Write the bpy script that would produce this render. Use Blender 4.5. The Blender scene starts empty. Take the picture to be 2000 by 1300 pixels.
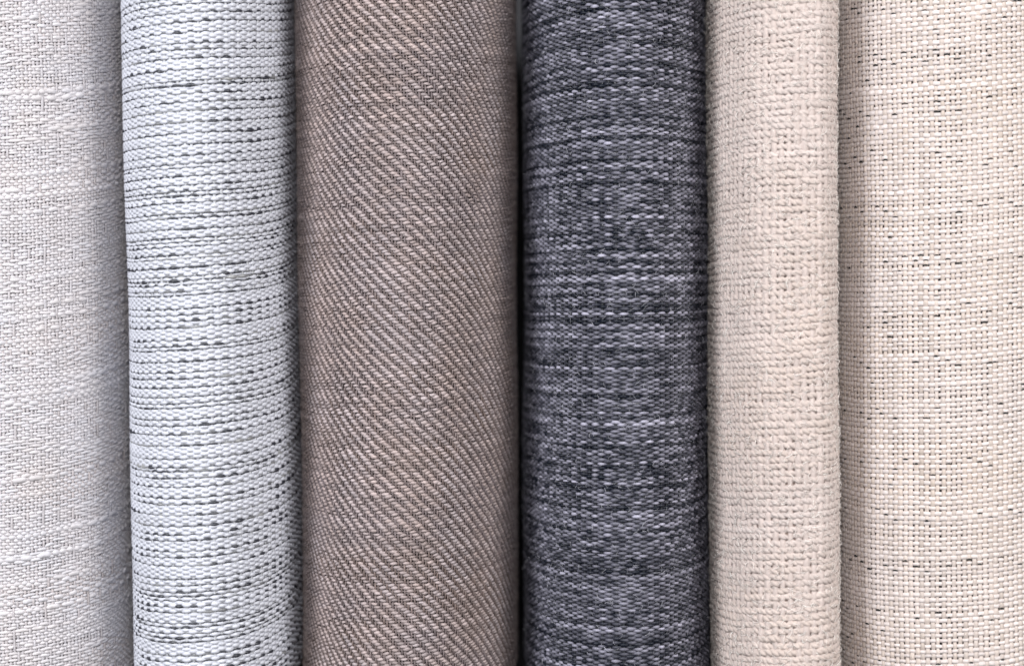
import bpy, math
import numpy as np

# ------------------------------------------------------------------ camera, light, exposure
S = 1.0e-4                       # one modelling unit = 0.1 mm, the frame is about 20 cm wide
CAM_D = 3600.0                   # camera height above the tops of the rolls (36 cm)
TABLE_Z = -860.0

scene = bpy.context.scene
coll = scene.collection

cam_data = bpy.data.cameras.new('camera')
cam = bpy.data.objects.new('camera', cam_data)
coll.objects.link(cam)
cam.location = (0, 0, CAM_D * S)
cam.rotation_euler = (0, 0, 0)
cam_data.sensor_width = 36.0
cam_data.lens = 36.0 * CAM_D / 2000.0
cam_data.clip_start = 0.01
cam_data.clip_end = 20.0
cam_data.dof.use_dof = True
cam_data.dof.focus_distance = (CAM_D + 70.0) * S
cam_data.dof.aperture_fstop = 6.8
scene.camera = cam

world = bpy.data.worlds.new('World')
scene.world = world
world.use_nodes = True
bg = world.node_tree.nodes['Background']
bg.inputs['Color'].default_value = (0.80, 0.88, 1.0, 1)
bg.inputs['Strength'].default_value = 0.012


def area_light(name, loc, target, size, size_y, power, color):
    d = bpy.data.lights.new(name, 'AREA')
    d.shape = 'RECTANGLE'
    d.size = size * S
    d.size_y = size_y * S
    d.energy = power
    d.color = color
    o = bpy.data.objects.new(name, d)
    coll.objects.link(o)
    o.location = [c * S for c in loc]
    from mathutils import Vector
    v = Vector(target) * S - o.location
    o.rotation_euler = v.to_track_quat('-Z', 'Y').to_euler()
    return o


# soft front lamp high above, then two unseen side lamps added for falloff
area_light('front_light', (-400, 3400, 8800), (0, 0, -100), 2800, 3000, 5.8, (1.0, 0.985, 0.97))
area_light('left_added_light', (-6800, 3300, 6200), (0, 0, -100), 9500, 3600, 12.5, (0.98, 0.99, 1.0))  # added lamp, no window there; neighbouring rolls block it and darken the grooves
area_light('right_added_light', (6800, 3300, 6200), (0, 0, -100), 9500, 3600, 10.0, (1.0, 0.985, 0.96))  # added counterpart on the right, weaker, also no window

scene.view_settings.view_transform = 'Standard'
scene.view_settings.look = 'None'
scene.view_settings.exposure = -0.14
scene.view_settings.gamma = 1.0

# ------------------------------------------------------------------ materials


def yarn_material(name, rough=0.62, spec=0.35, sheen=0.25, fibre=0.25, bump=0.35, strand=5.0):
    m = bpy.data.materials.new(name)
    m.use_nodes = True
    nt = m.node_tree
    b = nt.nodes['Principled BSDF']
    at = nt.nodes.new('ShaderNodeAttribute')
    at.attribute_name = 'yarn'
    uv = nt.nodes.new('ShaderNodeUVMap')
    uv.uv_map = 'along'
    mp = nt.nodes.new('ShaderNodeMapping')
    mp.inputs['Scale'].default_value = (0.16, strand, 1.0)
    mp.inputs['Rotation'].default_value = (0, 0, 0.10)
    no = nt.nodes.new('ShaderNodeTexNoise')
    no.inputs['Scale'].default_value = 1.0
    no.inputs['Detail'].default_value = 4.0
    no.inputs['Roughness'].default_value = 0.65
    ra = nt.nodes.new('ShaderNodeMapRange')
    ra.inputs['From Min'].default_value = 0.25
    ra.inputs['From Max'].default_value = 0.75
    ra.inputs['To Min'].default_value = 1.0 - fibre
    ra.inputs['To Max'].default_value = 1.0 + fibre * 0.5
    mu = nt.nodes.new('ShaderNodeVectorMath')
    mu.operation = 'SCALE'
    bu = nt.nodes.new('ShaderNodeBump')
    bu.inputs['Strength'].default_value = bump
    bu.inputs['Distance'].default_value = 1.2 * S
    L = nt.links.new
    L(uv.outputs[0], mp.inputs['Vector'])
    L(mp.outputs[0], no.inputs['Vector'])
    L(no.outputs['Fac'], ra.inputs['Value'])
    L(at.outputs['Color'], mu.inputs[0])
    L(ra.outputs[0], mu.inputs['Scale'])
    L(mu.outputs[0], b.inputs['Base Color'])
    L(no.outputs['Fac'], bu.inputs['Height'])
    L(bu.outputs[0], b.inputs['Normal'])
    b.inputs['Roughness'].default_value = rough
    b.inputs['Specular IOR Level'].default_value = spec
    b.inputs['Sheen Weight'].default_value = sheen
    b.inputs['Sheen Roughness'].default_value = 0.4
    return m


def plain_material(name, color, rough=0.85, grain=0.15, scale=9000.0):
    m = bpy.data.materials.new(name)
    m.use_nodes = True
    nt = m.node_tree
    b = nt.nodes['Principled BSDF']
    tc = nt.nodes.new('ShaderNodeTexCoord')
    no = nt.nodes.new('ShaderNodeTexNoise')
    no.inputs['Scale'].default_value = scale
    no.inputs['Detail'].default_value = 3.0
    mx = nt.nodes.new('ShaderNodeMix')
    mx.data_type = 'RGBA'
    mx.inputs['A'].default_value = tuple(c * (1 - grain) for c in color) + (1,)
    mx.inputs['B'].default_value = tuple(min(1, c * (1 + grain)) for c in color) + (1,)
    nt.links.new(tc.outputs['Object'], no.inputs['Vector'])
    nt.links.new(no.outputs['Fac'], mx.inputs['Factor'])
    nt.links.new(mx.outputs['Result'], b.inputs['Base Color'])
    b.inputs['Roughness'].default_value = rough
    b.inputs['Specular IOR Level'].default_value = 0.1
    return m


# ------------------------------------------------------------------ helpers


def smooth2(rng, nj, nk, cj, ck):
    """smooth random field in -1..1, nj x nk samples, feature size cj x ck samples"""
    gj = int(nj / cj) + 3
    gk = int(nk / ck) + 3
    g = rng.uniform(-1, 1, (gj, gk))
    a = np.arange(nj) / cj
    b = np.arange(nk) / ck
    i = a.astype(int)
    f = a - i
    f = f * f * (3 - 2 * f)
    k = b.astype(int)
    h = b - k
    h = h * h * (3 - 2 * h)
    g0 = g[i] * (1 - f)[:, None] + g[i + 1] * f[:, None]
    return g0[:, k] * (1 - h) + g0[:, k + 1] * h


def smooth1(rng, n, c):
    return smooth2(rng, n, 1, c, 1)[:, 0]


def build_mesh(name, V, F, UV=None, COL=None, mat=None):
    """V (n,3) in modelling units, F (m,4)"""
    me = bpy.data.meshes.new(name)
    nv, nf = len(V), len(F)
    me.vertices.add(nv)
    me.vertices.foreach_set('co', (V * S).astype(np.float32).ravel())
    me.loops.add(nf * 4)
    me.loops.foreach_set('vertex_index', F.astype(np.int32).ravel())
    me.polygons.add(nf)
    me.polygons.foreach_set('loop_start', (np.arange(nf) * 4).astype(np.int32))
    me.polygons.foreach_set('use_smooth', np.ones(nf, dtype=bool))
    me.update(calc_edges=True)
    if UV is not None:
        u = me.uv_layers.new(name='along')
        u.data.foreach_set('uv', UV[F.ravel()].astype(np.float32).ravel())
    if COL is not None:
        c = me.color_attributes.new(name='yarn', type='FLOAT_COLOR', domain='POINT')
        c4 = np.ones((nv, 4), dtype=np.float32)
        c4[:, :3] = COL
        c.data.foreach_set('color', c4.ravel())
    if mat:
        me.materials.append(mat)
    return me


def link(name, me, parent=None, label=None, kind=None):
    o = bpy.data.objects.new(name, me)
    coll.objects.link(o)
    if parent:
        o.parent = parent
    if label:
        o['label'] = label
    if kind:
        o['kind'] = kind
    return o


def tubes(P, N, rt, rn, sides, seed=0.0):
    """n threads x m samples. P,N (n,m,3); rt lateral radius, rn radius along the normal (n,m).
    returns V (n,m*sides,3), UV (n,m*sides,2)"""
    n, m = P.shape[:2]
    T = np.empty_like(P)
    T[:, 1:-1] = P[:, 2:] - P[:, :-2]
    T[:, 0] = P[:, 1] - P[:, 0]
    T[:, -1] = P[:, -1] - P[:, -2]
    T /= np.linalg.norm(T, axis=2, keepdims=True) + 1e-9
    B = np.cross(T, N)
    B /= np.linalg.norm(B, axis=2, keepdims=True) + 1e-9
    M = np.cross(B, T)
    a = (np.arange(sides) + 0.5) * 2 * math.pi / sides
    V = (P[:, :, None, :]
         + (rt[:, :, None] * np.cos(a))[..., None] * B[:, :, None, :]
         + (rn[:, :, None] * np.sin(a))[..., None] * M[:, :, None, :])
    d = np.zeros((n, m))
    d[:, 1:] = np.cumsum(np.linalg.norm(np.diff(P, axis=1), axis=2), axis=1)
    UV = np.empty((n, m, sides, 2))
    UV[..., 0] = d[:, :, None] + (np.arange(n) * 371.3 + seed)[:, None, None]
    # mirrored around the thread so that no seam shows
    UV[..., 1] = (np.abs(a - math.pi) / math.pi)[None, None, :] + (np.arange(n) * 17.7)[:, None, None]
    return V.reshape(n, m * sides, 3), UV.reshape(n, m * sides, 2)


def grid_faces(m, sides):
    i = np.arange(m - 1)[:, None] * sides
    k = np.arange(sides)[None, :]
    k2 = (k + 1) % sides
    f = np.stack([i + k, i + k2, i + sides + k2, i + sides + k], axis=-1)
    return f.reshape(-1, 4)


def emit(name, V, UV, COL, m, sides, mat, parent, single=True, labels=None, limit=300):
    """COL (n,m,3). single: one object per thread, otherwise one joined part"""
    n = V.shape[0]
    f = grid_faces(m, sides)
    C = np.repeat(COL, sides, axis=1)
    if single:
        idx = list(range(n))
        rest = []
        if n > limit:
            extra = n - limit
            lo = extra // 2
            rest = idx[:lo] + idx[lo + limit:]
            idx = idx[lo:lo + limit]
        for i in idx:
            me = build_mesh(name, V[i], f, UV[i], C[i], mat)
            link(name, me, parent, labels[i] if labels else None)
        if rest:
            rest = np.array(rest)
            nv = V.shape[1]
            F = np.concatenate([f + q * nv for q in range(len(rest))])
            me = build_mesh(name, V[rest].reshape(-1, 3), F, UV[rest].reshape(-1, 2), C[rest].reshape(-1, 3), mat)
            link(name, me, parent, 'outermost threads beyond the frame edges', 'stuff')
    else:
        nv = V.shape[1]
        F = (f[None] + (np.arange(n) * nv)[:, None, None]).reshape(-1, 4)
        me = build_mesh(name, V.reshape(-1, 3), F, UV.reshape(-1, 2), C.reshape(-1, 3), mat)
        link(name, me, parent, None, 'stuff')


class Roll:
    """A roll of cloth lying along Y. Edges are given where they are at the far (top) and near (bottom) end."""

    def __init__(self, left_t, left_b, right_t, right_b, apex_z, ap=0.5, nl=2.0, nr=2.0, bh=None, skew=(0, 0), seed=1):
        self.rng = np.random.default_rng(seed)
        self.skewc = skew
        a = (right_t + right_b - left_t - left_b) / 4.0
        b = bh if bh else a
        ze = b - apex_z                              # depth of the widest line
        k = 1 + ze / CAM_D
        self.lt, self.lb = (left_t - 1000) * k, (left_b - 1000) * k
        self.rt_, self.rb = (right_t - 1000) * k, (right_b - 1000) * k
        self.w0 = (self.rt_ + self.rb - self.lt - self.lb) / 2.0
        aL, aR = self.w0 * ap, self.w0 * (1 - ap)
        self.ap = ap
        zc = apex_z - b
        bl = zc - TABLE_Z - 3
        # closed outline, starting at the apex and going to the right (clockwise), upper half superelliptic
        t = np.linspace(0, 2 * math.pi, 1441)
        sx, cz = np.sin(t), np.cos(t)
        n = np.where(sx >= 0, nr, nl)
        n = np.where(cz >= 0, n, 2.0)
        x = np.sign(sx) * np.abs(sx) ** (2 / n) * np.where(sx >= 0, aR, aL)
        z = zc + np.sign(cz) * np.abs(cz) ** (2 / n) * np.where(cz >= 0, b, bl)
        self.outline = np.stack([x, z], 1)
        # right side and left side arc-length tables
        def table(idx):
            p = self.outline[idx]
            d = np.concatenate([[0], np.cumsum(np.hypot(*np.diff(p, axis=0).T))])
            return d, p
        dr, pr = table(np.arange(0, 721))
        dl, pl = table(np.arange(1440, 719, -1))
        s = np.concatenate([-dl[::-1], dr[1:]])
        p = np.concatenate([pl[::-1], pr[1:]])
        ss = np.linspace(s[0], s[-1], 4000)
        X = np.interp(ss, s, p[:, 0])
        Z = np.interp(ss, s, p[:, 1])
        ker = np.ones(25) / 25
        nx = -np.gradient(Z, ss)
        nz = np.gradient(X, ss)
        nx = np.convolve(np.pad(nx, 12, 'edge'), ker, 'valid')
        nz = np.convolve(np.pad(nz, 12, 'edge'), ker, 'valid')
        l = np.hypot(nx, nz)
        self.tab = (ss, X, Z, nx / l, nz / l)
        # arc from the left widest line to the right widest line
        iR = np.argmax(X)
        iL = np.argmin(X)
        self.sL, self.sR = ss[iL], ss[iR]
        self.wob = [self.rng.uniform(0, 6.28) for _ in range(4)]

    def cx(self, y):
        f = (650 - y) / 1300.0
        l = self.lt + (self.lb - self.lt) * f
        r = self.rt_ + (self.rb - self.rt_) * f
        w = (r - l) / self.w0
        c = l + (r - l) * self.ap
        c = c + 1.3 * np.sin(y / 190 + self.wob[0]) + 0.8 * np.sin(y / 83 + self.wob[1])
        return c, w

    def point(self, s, y, h):
        ss, X, Z, nx, nz = self.tab
        px = np.interp(s, ss, X)
        pz = np.interp(s, ss, Z)
        ax = np.interp(s, ss, nx)
        az = np.interp(s, ss, nz)
        c, w = self.cx(y)
        hh = h + 1.2 * np.sin(y / 140 + s / 90 + self.wob[2])
        P = np.stack([c + px * w + ax * hh, y + 0 * s, pz + az * hh], -1)
        N = np.stack([ax, 0 * ax, az], -1)
        return P, N

    def skew(self, s):
        a, b = self.skewc
        return a * s + b * s * s

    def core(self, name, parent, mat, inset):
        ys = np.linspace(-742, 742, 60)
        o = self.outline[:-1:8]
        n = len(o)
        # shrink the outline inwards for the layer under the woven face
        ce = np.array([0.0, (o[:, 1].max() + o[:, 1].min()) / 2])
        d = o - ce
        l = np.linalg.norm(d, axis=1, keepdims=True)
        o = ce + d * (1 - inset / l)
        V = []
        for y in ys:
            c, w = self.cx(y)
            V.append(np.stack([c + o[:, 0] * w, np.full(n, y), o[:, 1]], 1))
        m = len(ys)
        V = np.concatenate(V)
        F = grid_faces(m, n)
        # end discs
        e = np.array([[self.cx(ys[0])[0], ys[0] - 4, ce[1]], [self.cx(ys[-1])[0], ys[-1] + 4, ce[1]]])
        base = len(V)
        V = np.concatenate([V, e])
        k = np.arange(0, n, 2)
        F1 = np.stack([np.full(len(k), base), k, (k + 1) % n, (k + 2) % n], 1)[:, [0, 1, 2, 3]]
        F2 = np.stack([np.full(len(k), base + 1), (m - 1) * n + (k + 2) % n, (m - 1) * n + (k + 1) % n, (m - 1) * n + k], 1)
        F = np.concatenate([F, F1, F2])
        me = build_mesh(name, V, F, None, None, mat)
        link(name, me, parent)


def interp_cross(M, u, arch=0.0):
    """smooth value of the over/under pattern M (n, K) at fractional crossings u (m,)"""
    i = np.clip(np.floor(u).astype(int), 0, M.shape[1] - 2)
    f = np.clip(u - i, 0, 1)
    w = 0.5 - 0.5 * np.cos(math.pi * f)
    v = M[:, i] * (1 - w) + M[:, i + 1] * w
    if arch:
        v = v + arch * np.sin(math.pi * f) * ((M[:, i] > 0) & (M[:, i + 1] > 0))
    return v


def weave(R, parent, mat, warp_pitch, weft_pitch, pattern, amp, weft_r, warp_r,
          weft_col, warp_col, spw=4, spp=3, sw=6, sp=5, single_w=True, single_p=True,
          jitter=0.5, bead=0.0, rvar=0.12, y_half=745, over=(0.22, 0.22), ys=None,
          warp_cheap=False, weft_rs=None, weft_labels=None, warp_amp=None, wob=1.0, weft_h=None, row_amp=None, plies=1,
          pinch=0.0, vary_h=0.0, arch=0.0):
    rng = R.rng
    L = R.sL * (1 + over[0])
    Rr = R.sR * (1 + over[1])
    K = int((Rr - L) / warp_pitch) + 1
    sk = L + np.arange(K) * warp_pitch + rng.normal(0, warp_pitch * 0.06 * jitter, K)
    if ys is None:
        J = int(2 * y_half / weft_pitch) + 1
        ys = -y_half + np.arange(J) * weft_pitch
    J = len(ys)
    ys = ys + rng.normal(0, weft_pitch * 0.06 * jitter, J)
    M = pattern(J, K)                                   # +1 weft over warp
    if vary_h:
        A = 1 + vary_h * rng.uniform(-1, 1, (J, K))
    else:
        A = np.ones((J, K))
    if row_amp is not None:
        A = A * row_amp[:, None]
    # positions of the crossings, shared by both thread systems
    yj = ys[:, None] + R.skew(sk)[None, :] + wob * weft_pitch * 0.35 * smooth2(rng, J, K, 14, 9) \
        + wob * weft_pitch * 0.10 * rng.normal(0, 1, (J, K))
    sj = sk[None, :] + wob * warp_pitch * 0.15 * smooth2(rng, J, K, 10, 6)
    # ---- weft threads
    u = np.arange(0, (K - 1) * spw + 1) / spw
    m = len(u)
    i0 = np.clip(np.floor(u).astype(int), 0, K - 2)
    f = u - i0
    s = sj[:, i0] * (1 - f) + sj[:, i0 + 1] * f
    fs = f * f * (3 - 2 * f)
    y = yj[:, i0] * (1 - fs) + yj[:, i0 + 1] * fs
    W = interp_cross(M * A, u, arch)
    r = weft_r[0] * (1 + rvar * smooth2(rng, J, m, 1.01, 5 * spw) + rvar * 0.5 * rng.normal(0, 1, (J, 1)))
    if weft_rs is not None:
        r = r * weft_rs(rng, J, m, spw)
    h = amp * W
    if weft_h is not None:
        h = h + (weft_h(rng, J, m, spw) if callable(weft_h) else weft_h[:, None])
    col = weft_col(rng, J, m, spw)
    rt = r * (1 + bead * W)
    rn = r * weft_r[1] / weft_r[0] * (1 - pinch * (1 - np.abs(W)))
    if plies == 1:
        P, N = R.point(s, y, h)
        V, UV = tubes(P, N, rt, rn, sw)
        emit('weft_thread' if single_w else 'weft_threads', V, UV, col, m, sw, mat, parent, single_w, weft_labels)
    else:
        # two strands twisted round each other
        Vs, UVs = [], []
        ph0 = rng.uniform(0, 6.28, (J, 1))
        tw = 2 * math.pi / 24.0
        for q in range(plies):
            ph = ph0 + s * tw + q * 2 * math.pi / plies + 0.8 * smooth2(rng, J, m, 1.01, 14)
            P, N = R.point(s, y + r * 0.40 * np.cos(ph), h + rn * 0.36 * np.sin(ph))
            V, UV = tubes(P, N, rt * 0.72, rn * 0.78, sw, seed=q * 91.0)
            Vs.append(V)
            UVs.append(UV)
        f0 = grid_faces(m, sw)
        nv = Vs[0].shape[1]
        F = np.concatenate([f0 + q * nv for q in range(plies)])
        C = np.repeat(col, sw, axis=1)
        for j in range(J):
            me = build_mesh('weft_thread', np.concatenate([v[j] for v in Vs]), F,
                            np.concatenate([v[j] for v in UVs]), np.concatenate([C[j]] * plies), mat)
            link('weft_thread', me, parent)
    # ---- warp threads
    if warp_cheap:
        yy = np.linspace(-y_half, y_half, 120)
        s = np.repeat(sk[:, None], 120, 1)
        y = yy[None, :] + R.skew(sk)[:, None]
        r = warp_r[0] * (1 + 0.12 * smooth2(rng, K, 120, 1.01, 3))
        P, N = R.point(s, y, np.zeros_like(s))
        V, UV = tubes(P, N, r, r * warp_r[1] / warp_r[0], sp)
        col = warp_col(rng, K, 120, 1)
        emit('warp_thread' if single_p else 'warp_threads', V, UV, col, 120, sp, mat, parent, single_p)
    else:
        u = np.arange(0, (J - 1) * spp + 1) / spp
        m = len(u)
        i0 = np.clip(np.floor(u).astype(int), 0, J - 2)
        f = u - i0
        s = (sj[i0] * (1 - f)[:, None] + sj[i0 + 1] * f[:, None]).T
        y = (yj[i0] * (1 - f)[:, None] + yj[i0 + 1] * f[:, None]).T
        W = interp_cross(-(M * A).T, u)
        r = warp_r[0] * (1 + rvar * smooth2(rng, K, m, 1.01, 6 * spp) + rvar * 0.5 * rng.normal(0, 1, (K, 1)))
        P, N = R.point(s, y, (warp_amp if warp_amp is not None else amp) * W)
        V, UV = tubes(P, N, r, r * warp_r[1] / warp_r[0] * np.ones_like(r), sp, seed=5000)
        col = warp_col(rng, K, m, spp)
        emit('warp_thread' if single_p else 'warp_threads', V, UV, col, m, sp, mat, parent, single_p)
    return sj, yj, M


def fuzz(R, parent, mat, count, color, length=(8, 26), rad=0.35, h0=2.0, lift=5.0, along=0.7, name='loose_fibres'):
    """loose fibre ends standing off the yarns"""
    rng = R.rng
    m = 6
    s0 = rng.uniform(R.sL * 1.02, R.sR * 1.02, count)
    y0 = rng.uniform(-690, 690, count)
    L = rng.uniform(length[0], length[1], count)
    ang = np.where(rng.random(count) < along, rng.normal(0, 0.45, count), rng.uniform(-1.6, 1.6, count))
    ang = ang + np.where(rng.random(count) < 0.5, math.pi, 0)
    curl = rng.normal(0, 1.3, count)
    t = np.linspace(0, 1, m)[None]
    a = ang[:, None] + curl[:, None] * t
    ds = np.cumsum(np.cos(a), 1) / m * L[:, None]
    dy = np.cumsum(np.sin(a), 1) / m * L[:, None]
    top = rng.uniform(0.2, 1.0, count)[:, None] * lift
    h = h0 + top * np.sin(t * math.pi * rng.uniform(0.45, 1.0, (count, 1)))
    s = s0[:, None] + ds
    y = y0[:, None] + R.skew(s) + dy
    P, N = R.point(s, y, h)
    r = np.repeat(rad * rng.uniform(0.6, 1.2, (count, 1)), m, 1) * np.linspace(1, 0.35, m)[None]
    V, UV = tubes(P, N, r, r, 3)
    c = np.array(color)[None, None, :] * rng.uniform(0.7, 1.15, (count, 1, 1)) * np.ones((1, m, 1))
    emit(name, V, UV, np.clip(c, 0, 0.95), m, 3, mat, parent, single=False)


def solid(color, var=0.05, drift=0.04):
    color = np.array(color)

    def f(rng, n, m, sp):
        k = 1 + var * rng.normal(0, 1, (n, 1)) + drift * smooth2(rng, n, m, 1.01, 8 * sp)
        return np.clip(color[None, None, :] * k[..., None], 0.003, 0.92)
    return f


def two_tone(ca, cb, var=0.05, drift=0.05, rows=25, run=12):
    """yarn whose dye wanders between two shades in broad patches"""
    fa = solid(ca, var, drift)
    cb = np.array(cb) / np.array(ca)

    def f(rng, n, m, sp):
        k = 0.5 + 0.5 * smooth2(rng, n, m, rows, run * sp) + 0.35 * smooth2(rng, n, m, 1.5, 5 * sp)
        k = np.clip(k, 0, 1)[..., None]
        return np.clip(fa(rng, n, m, sp) * (1 - k + k * cb), 0.003, 0.92)
    return f


def plain(J, K):
    j = np.arange(J)[:, None]
    k = np.arange(K)[None, :]
    return np.where((j + k) % 2 == 0, 1.0, -1.0)


def roll_root(name, R, label):
    o = bpy.data.objects.new(name, None)
    coll.objects.link(o)
    o.empty_display_size = 0.01
    o['label'] = label
    o['category'] = 'fabric roll'
    o['group'] = 'rolls of woven fabric laid side by side'
    return o


# ------------------------------------------------------------------ table
def make_table():
    xs = np.array([-2600., 2600.])
    z0, z1 = TABLE_Z - 60, TABLE_Z
    y0, y1 = -1700., 1700.
    V = np.array([[xs[i], y, z] for z in (z0, z1) for y in (y0, y1) for i in (0, 1)])
    F = np.array([[0, 2, 3, 1], [4, 5, 7, 6], [0, 1, 5, 4], [2, 6, 7, 3], [0, 4, 6, 2], [1, 3, 7, 5]])
    me = build_mesh('tabletop', V, F, None, None, plain_material('dark_table', (0.03, 0.03, 0.034), 0.6, 0.2, 200))
    me.polygons.foreach_set('use_smooth', np.zeros(6, dtype=bool))
    link('tabletop', me, None, None, 'structure')


make_table()

# ------------------------------------------------------------------ 1 pale grey roll, at the left edge
R1 = Roll(-175, -155, 246, 264, -35, bh=240, skew=(0.075, 0.00025), seed=11)
t1 = roll_root('fabric_roll', R1, 'pale warm grey fine woven fabric roll cut by the left edge of the frame')
m1 = yarn_material('pale_grey_yarn', rough=0.55, spec=0.45, sheen=0.03)


def slub_pattern(J, K):
    rng = np.random.default_rng(5)
    j = np.arange(J)[:, None]
    k = np.arange(K)[None, :]
    a = np.where((j + k) % 2 == 0, 1.0, -1.0)
    b = np.where(((k + 2 * (j % 2)) % 4) < 2, 1.0, -1.0)           # paired floats
    c = np.where(((k + 2 * (j % 2)) % 4) < 3, 1.0, -1.0)           # long floats
    n = smooth2(rng, J, K, 3.0, 9.0) + 0.5 * rng.uniform(-1, 1, (J, 1))
    M = np.where(n > 0.62, c, np.where(n > -0.05, b, a))
    return M


def slub_rs(rng, n, m, sp):
    thick = 1 + 0.5 * (rng.random((n, 1)) < 0.15)
    return thick * (1 + 0.10 * smooth2(rng, n, m, 2.5, 7 * sp))


weave(R1, t1, m1, 7.6, 6.2, slub_pattern, 1.6, (3.3, 2.2), (3.0, 1.9),
      two_tone((0.60, 0.59, 0.635), (0.60, 0.565, 0.58), 0.03, 0.05), two_tone((0.50, 0.485, 0.525), (0.49, 0.445, 0.455), 0.05, 0.05), weft_rs=slub_rs, bead=0.1,
      spw=3, spp=2, sw=5, sp=4, single_w=False, single_p=False, rvar=0.16, over=(-0.25, 0.12), vary_h=0.25, y_half=760)
R1.core('inner_layer', t1, plain_material('grey_inner', (0.33, 0.30, 0.32)), 3.5)

# ------------------------------------------------------------------ 2 white roll with navy flecks
R2 = Roll(255, 279, 571, 588, 10, nl=2.2, nr=2.1, bh=300, skew=(0.06, 0.00025), seed=22)
t2 = roll_root('fabric_roll', R2, 'white satin-like fabric roll streaked with broken navy crosswise threads')
m2 = yarn_material('white_yarn', rough=0.36, spec=0.7, sheen=0.0)
rg = np.random.default_rng(77)
ys, dark = [], []
y = -745.0
nxt = 4
while y < 745:
    if nxt == 0:
        ys.append(y)
        dark.append(True)
        y += rg.uniform(2.6, 4.2)
        nxt = rg.choice([1, 2, 3, 4, 5], p=[0.22, 0.25, 0.28, 0.20, 0.05])
    else:
        ys.append(y)
        dark.append(False)
        y += 4.5
        nxt -= 1
ys = np.array(ys)
dark = np.array(dark)


def white_cols(rng, n, m, sp):
    c = solid((0.585, 0.60, 0.675), 0.05, 0.06)(rng, n, m, sp)
    g = smooth2(rng, n, m, 1.01, 5 * sp)
    d = np.array((0.02, 0.022, 0.034))[None, None, :] + np.clip(g - 0.35, 0, 1)[..., None] * 0.5
    return np.where(dark[:, None, None], d, c)


def white_rs(rng, n, m, sp):
    g = smooth2(rng, n, m, 1.01, 4 * sp) * 0.6 + smooth2(rng, n, m, 1.01, 1.5 * sp) * 0.5
    d = np.clip(0.55 + 0.75 * g, 0.12, 1.15)
    return np.where(dark[:, None], d, 1.0)


def dark_h(rng, n, m, sp):
    g = 0.6 + 1.5 * smooth2(rng, n, m, 1.01, 2.2 * sp) + 1.6 * smooth2(rng, n, m, 1.01, 0.8 * sp)
    return np.where(dark[:, None], g, 0.0)


lab = ['broken dark navy thread' if d else None for d in dark]
def white_pat(J, K):
    # the navy threads are slipped in between, the white rows keep their own alternation
    j = (np.cumsum(~dark))[:, None]
    k = np.arange(K)[None, :]
    return np.where((j + k) % 2 == 0, 1.0, -1.0)


weave(R2, t2, m2, 14.0, 4.5, white_pat, 2.4, (3.4, 2.4), (3.6, 1.8),
      white_cols, solid((0.45, 0.46, 0.50)), spw=4, sw=6, sp=4, bead=0.32, ys=ys, warp_cheap=True,
      weft_rs=white_rs, weft_labels=lab, weft_h=dark_h, row_amp=np.where(dark, 0.75, 1.0), over=(0.08, 0.2), pinch=0.1)
R2.core('inner_layer', t2, plain_material('white_inner', (0.30, 0.31, 0.36)), 3.5)

# ------------------------------------------------------------------ 3 taupe twill roll
R3 = Roll(583, 599, 1005, 1007, -10, bh=390, skew=(0.03, 0.0001), seed=33)
t3 = roll_root('fabric_roll', R3, 'taupe brown twill fabric roll with diagonal ribs, widest of the row')
m3 = yarn_material('taupe_yarn', rough=0.38, spec=0.28, sheen=0.0, fibre=0.3)


def twill(J, K):
    rng = np.random.default_rng(9)
    j = np.arange(J)[:, None]
    k = np.arange(K)[None, :]
    sh = np.round(0.45 * smooth2(rng, J, K, 40, 30)).astype(int)
    return np.where(((k + j + sh) % 4) < 2, 1.0, -1.0)


weave(R3, t3, m3, 6.0, 6.0, twill, 2.1, (2.75, 2.1), (2.3, 1.9),
      two_tone((0.41, 0.355, 0.37), (0.39, 0.315, 0.305), 0.08, 0.24), two_tone((0.175, 0.142, 0.15), (0.175, 0.132, 0.122), 0.10, 0.22),
      spw=3, spp=2, sw=5, sp=4, single_w=False, single_p=False, rvar=0.16, over=(0.08, 0.2), vary_h=0.3, wob=1.3, arch=0.55, bead=0.22, warp_amp=2.2)
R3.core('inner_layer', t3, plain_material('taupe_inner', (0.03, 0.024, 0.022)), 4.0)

# ------------------------------------------------------------------ 4 charcoal roll
R4 = Roll(1026, 1028, 1373, 1378, -5, bh=400, skew=(0.01, 0.00005), seed=44)
t4 = roll_root('fabric_roll', R4, 'dark charcoal fabric roll mottled with light grey, between the taupe and beige rolls')
m4 = yarn_material('charcoal_yarn', rough=0.38, spec=0.28, sheen=0.0, fibre=0.35)


def charcoal_cols(rng, n, m, sp):
    # light and dark yarns are laid in small irregular groups
    t = np.cumsum(rng.uniform(0.75, 1.25, n)) * 2 * math.pi / 4.6
    g = (0.30 * np.sin(t) + 0.34 * rng.uniform(-1, 1, n))[:, None] + 0.25 * smooth2(rng, n, m, 1.01, 6 * sp) \
        + 0.62 * smooth2(rng, n, m, 1.01, 0.9 * sp)
    v = np.clip(0.45 + 0.55 * g, 0, 1) ** 1.75
    lo = np.array((0.006, 0.009, 0.018))
    hi = np.array((0.44, 0.43, 0.535))
    return lo + (hi - lo) * v[..., None]


weave(R4, t4, m4, 14.0, 4.5, plain, 3.6, (2.65, 2.2), (3.0, 1.6),
      charcoal_cols, solid((0.03, 0.033, 0.04)), spw=4, sw=6, sp=4, bead=0.30, warp_cheap=True,
      over=(0.18, 0.15), rvar=0.16, pinch=0.1)
R4.core('inner_layer', t4, plain_material('charcoal_inner', (0.012, 0.013, 0.016)), 4.0)
fuzz(R4, t4, m4, 4000, (0.55, 0.55, 0.62), (6, 20), 0.42, 3.0, 4.5, 0.6)

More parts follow.
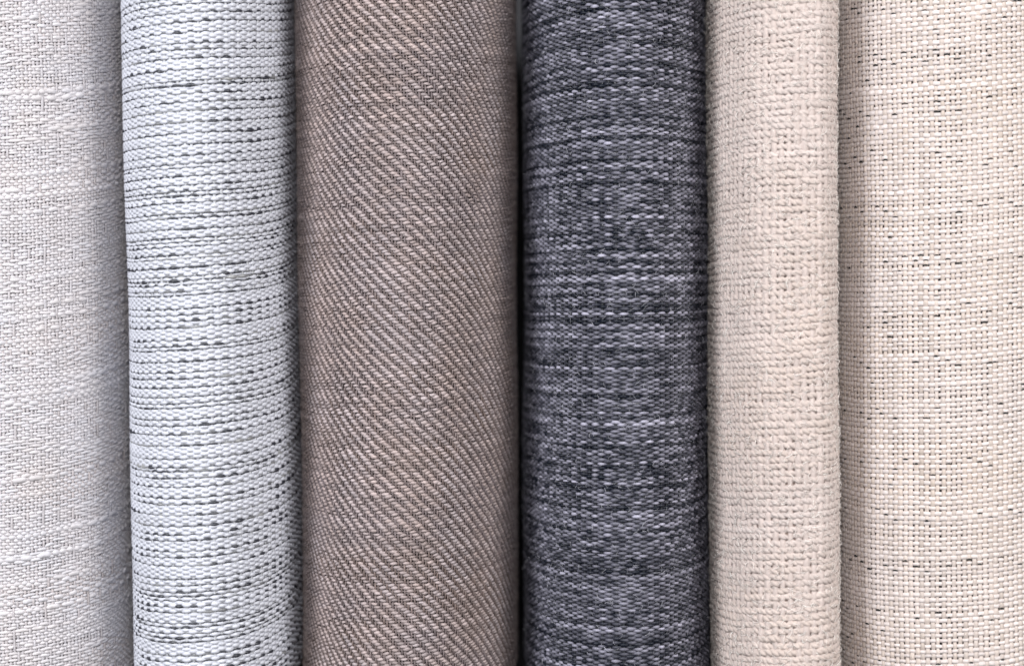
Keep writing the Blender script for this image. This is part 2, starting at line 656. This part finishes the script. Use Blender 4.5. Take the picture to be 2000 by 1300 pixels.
# ------------------------------------------------------------------ 5 beige roll
R5 = Roll(1384, 1393, 1610, 1617, 10, ap=0.60, nl=2.4, nr=3.4, bh=240, skew=(0.06, 0.0001), seed=55)
t5 = roll_root('fabric_roll', R5, 'soft beige fuzzy fabric roll, narrowest of the row')
m5 = yarn_material('beige_yarn', rough=0.7, spec=0.25, sheen=0.12, fibre=0.22)


def beige_pat(J, K):
    rng = np.random.default_rng(15)
    M = plain(J, K)
    f = rng.random((J, K)) < 0.18
    return np.where(f, 1.0, M)


weave(R5, t5, m5, 15.0, 13.5, beige_pat, 1.2, (6.9, 3.9), (6.4, 3.3),
      two_tone((0.56, 0.485, 0.465), (0.545, 0.46, 0.425), 0.03, 0.05, 14, 8), solid((0.56, 0.475, 0.45), 0.03),
      spw=6, spp=5, sw=6, sp=6, rvar=0.14, plies=2, warp_amp=0.9, over=(0.05, 0.22), vary_h=0.3, wob=0.8)
R5.core('inner_layer', t5, plain_material('beige_inner', (0.60, 0.47, 0.42)), 5.0)
fuzz(R5, t5, m5, 7000, (0.88, 0.82, 0.79), (8, 26), 0.75, 3.2, 5.5, 0.75)

# ------------------------------------------------------------------ 6 linen roll
R6 = Roll(1604, 1612, 2085, 2085, 0, nl=2.9, nr=2.1, bh=330, skew=(0.10, 0.00025), seed=66)
t6 = roll_root('fabric_roll', R6, 'off-white open-weave linen fabric roll with small dark holes at the right edge')
m6 = yarn_material('linen_yarn', rough=0.6, spec=0.3, sheen=0.03, fibre=0.22)
sj, yj, M6 = weave(R6, t6, m6, 10.2, 10.0, plain, 1.5, (4.35, 2.2), (4.4, 2.0),
                   two_tone((0.65, 0.59, 0.585), (0.64, 0.575, 0.56), 0.05, 0.08), two_tone((0.58, 0.505, 0.475), (0.555, 0.47, 0.42), 0.06, 0.10),
                   spw=4, spp=4, sw=6, sp=6, rvar=0.17, over=(0.05, 0.0), vary_h=0.35, wob=0.6, jitter=0.95)
R6.core('inner_layer', t6, plain_material('linen_hole_shade', (0.035, 0.03, 0.03)), 6.0)  # inner layer coloured near-black to put shade into the weave holes


def dark_flecks():
    """short black floats peeping out above a weft bead, in a stepped repeat"""
    rng = R6.rng
    J, K = sj.shape
    pts = []
    for j in range(1, J - 1):
        for k in range(1, K - 1):
            a = (j % 10, k % 6)
            if (a in ((0, 0), (9, 2), (8, 4)) and rng.random() < 0.5) or rng.random() < 0.012:
                pts.append((j, k))
    n = len(pts)
    m = 7
    t = np.linspace(-1, 1, m)[None]
    j = np.array([p[0] for p in pts])
    k = np.array([p[1] for p in pts])
    L = rng.uniform(3.0, 5.2, (n, 1))
    s = sj[j, k][:, None] + t * L
    y = 0.5 * (yj[j, k] + yj[j + 1, k])[:, None] - 0.6 + 1.6 * (1 - t * t)
    h = 1.4 + 1.6 * (1 - t * t)
    P, N = R6.point(s, y, h)
    r = rng.uniform(1.2, 2.2, (n, 1)) * (1 - 0.6 * t * t)
    V, UV = tubes(P, N, r, r, 5)
    emit('dark_flecks', V, UV, np.full((n, m, 3), 0.02), m, 5, m6, t6, single=False)


dark_flecks()
fuzz(R6, t6, m6, 1200, (0.85, 0.8, 0.78), (6, 18), 0.3, 3.0, 2.5, 0.8)
fuzz(R3, t3, m3, 1500, (0.5, 0.43, 0.42), (6, 16), 0.3, 3.5, 2.5, 0.6)
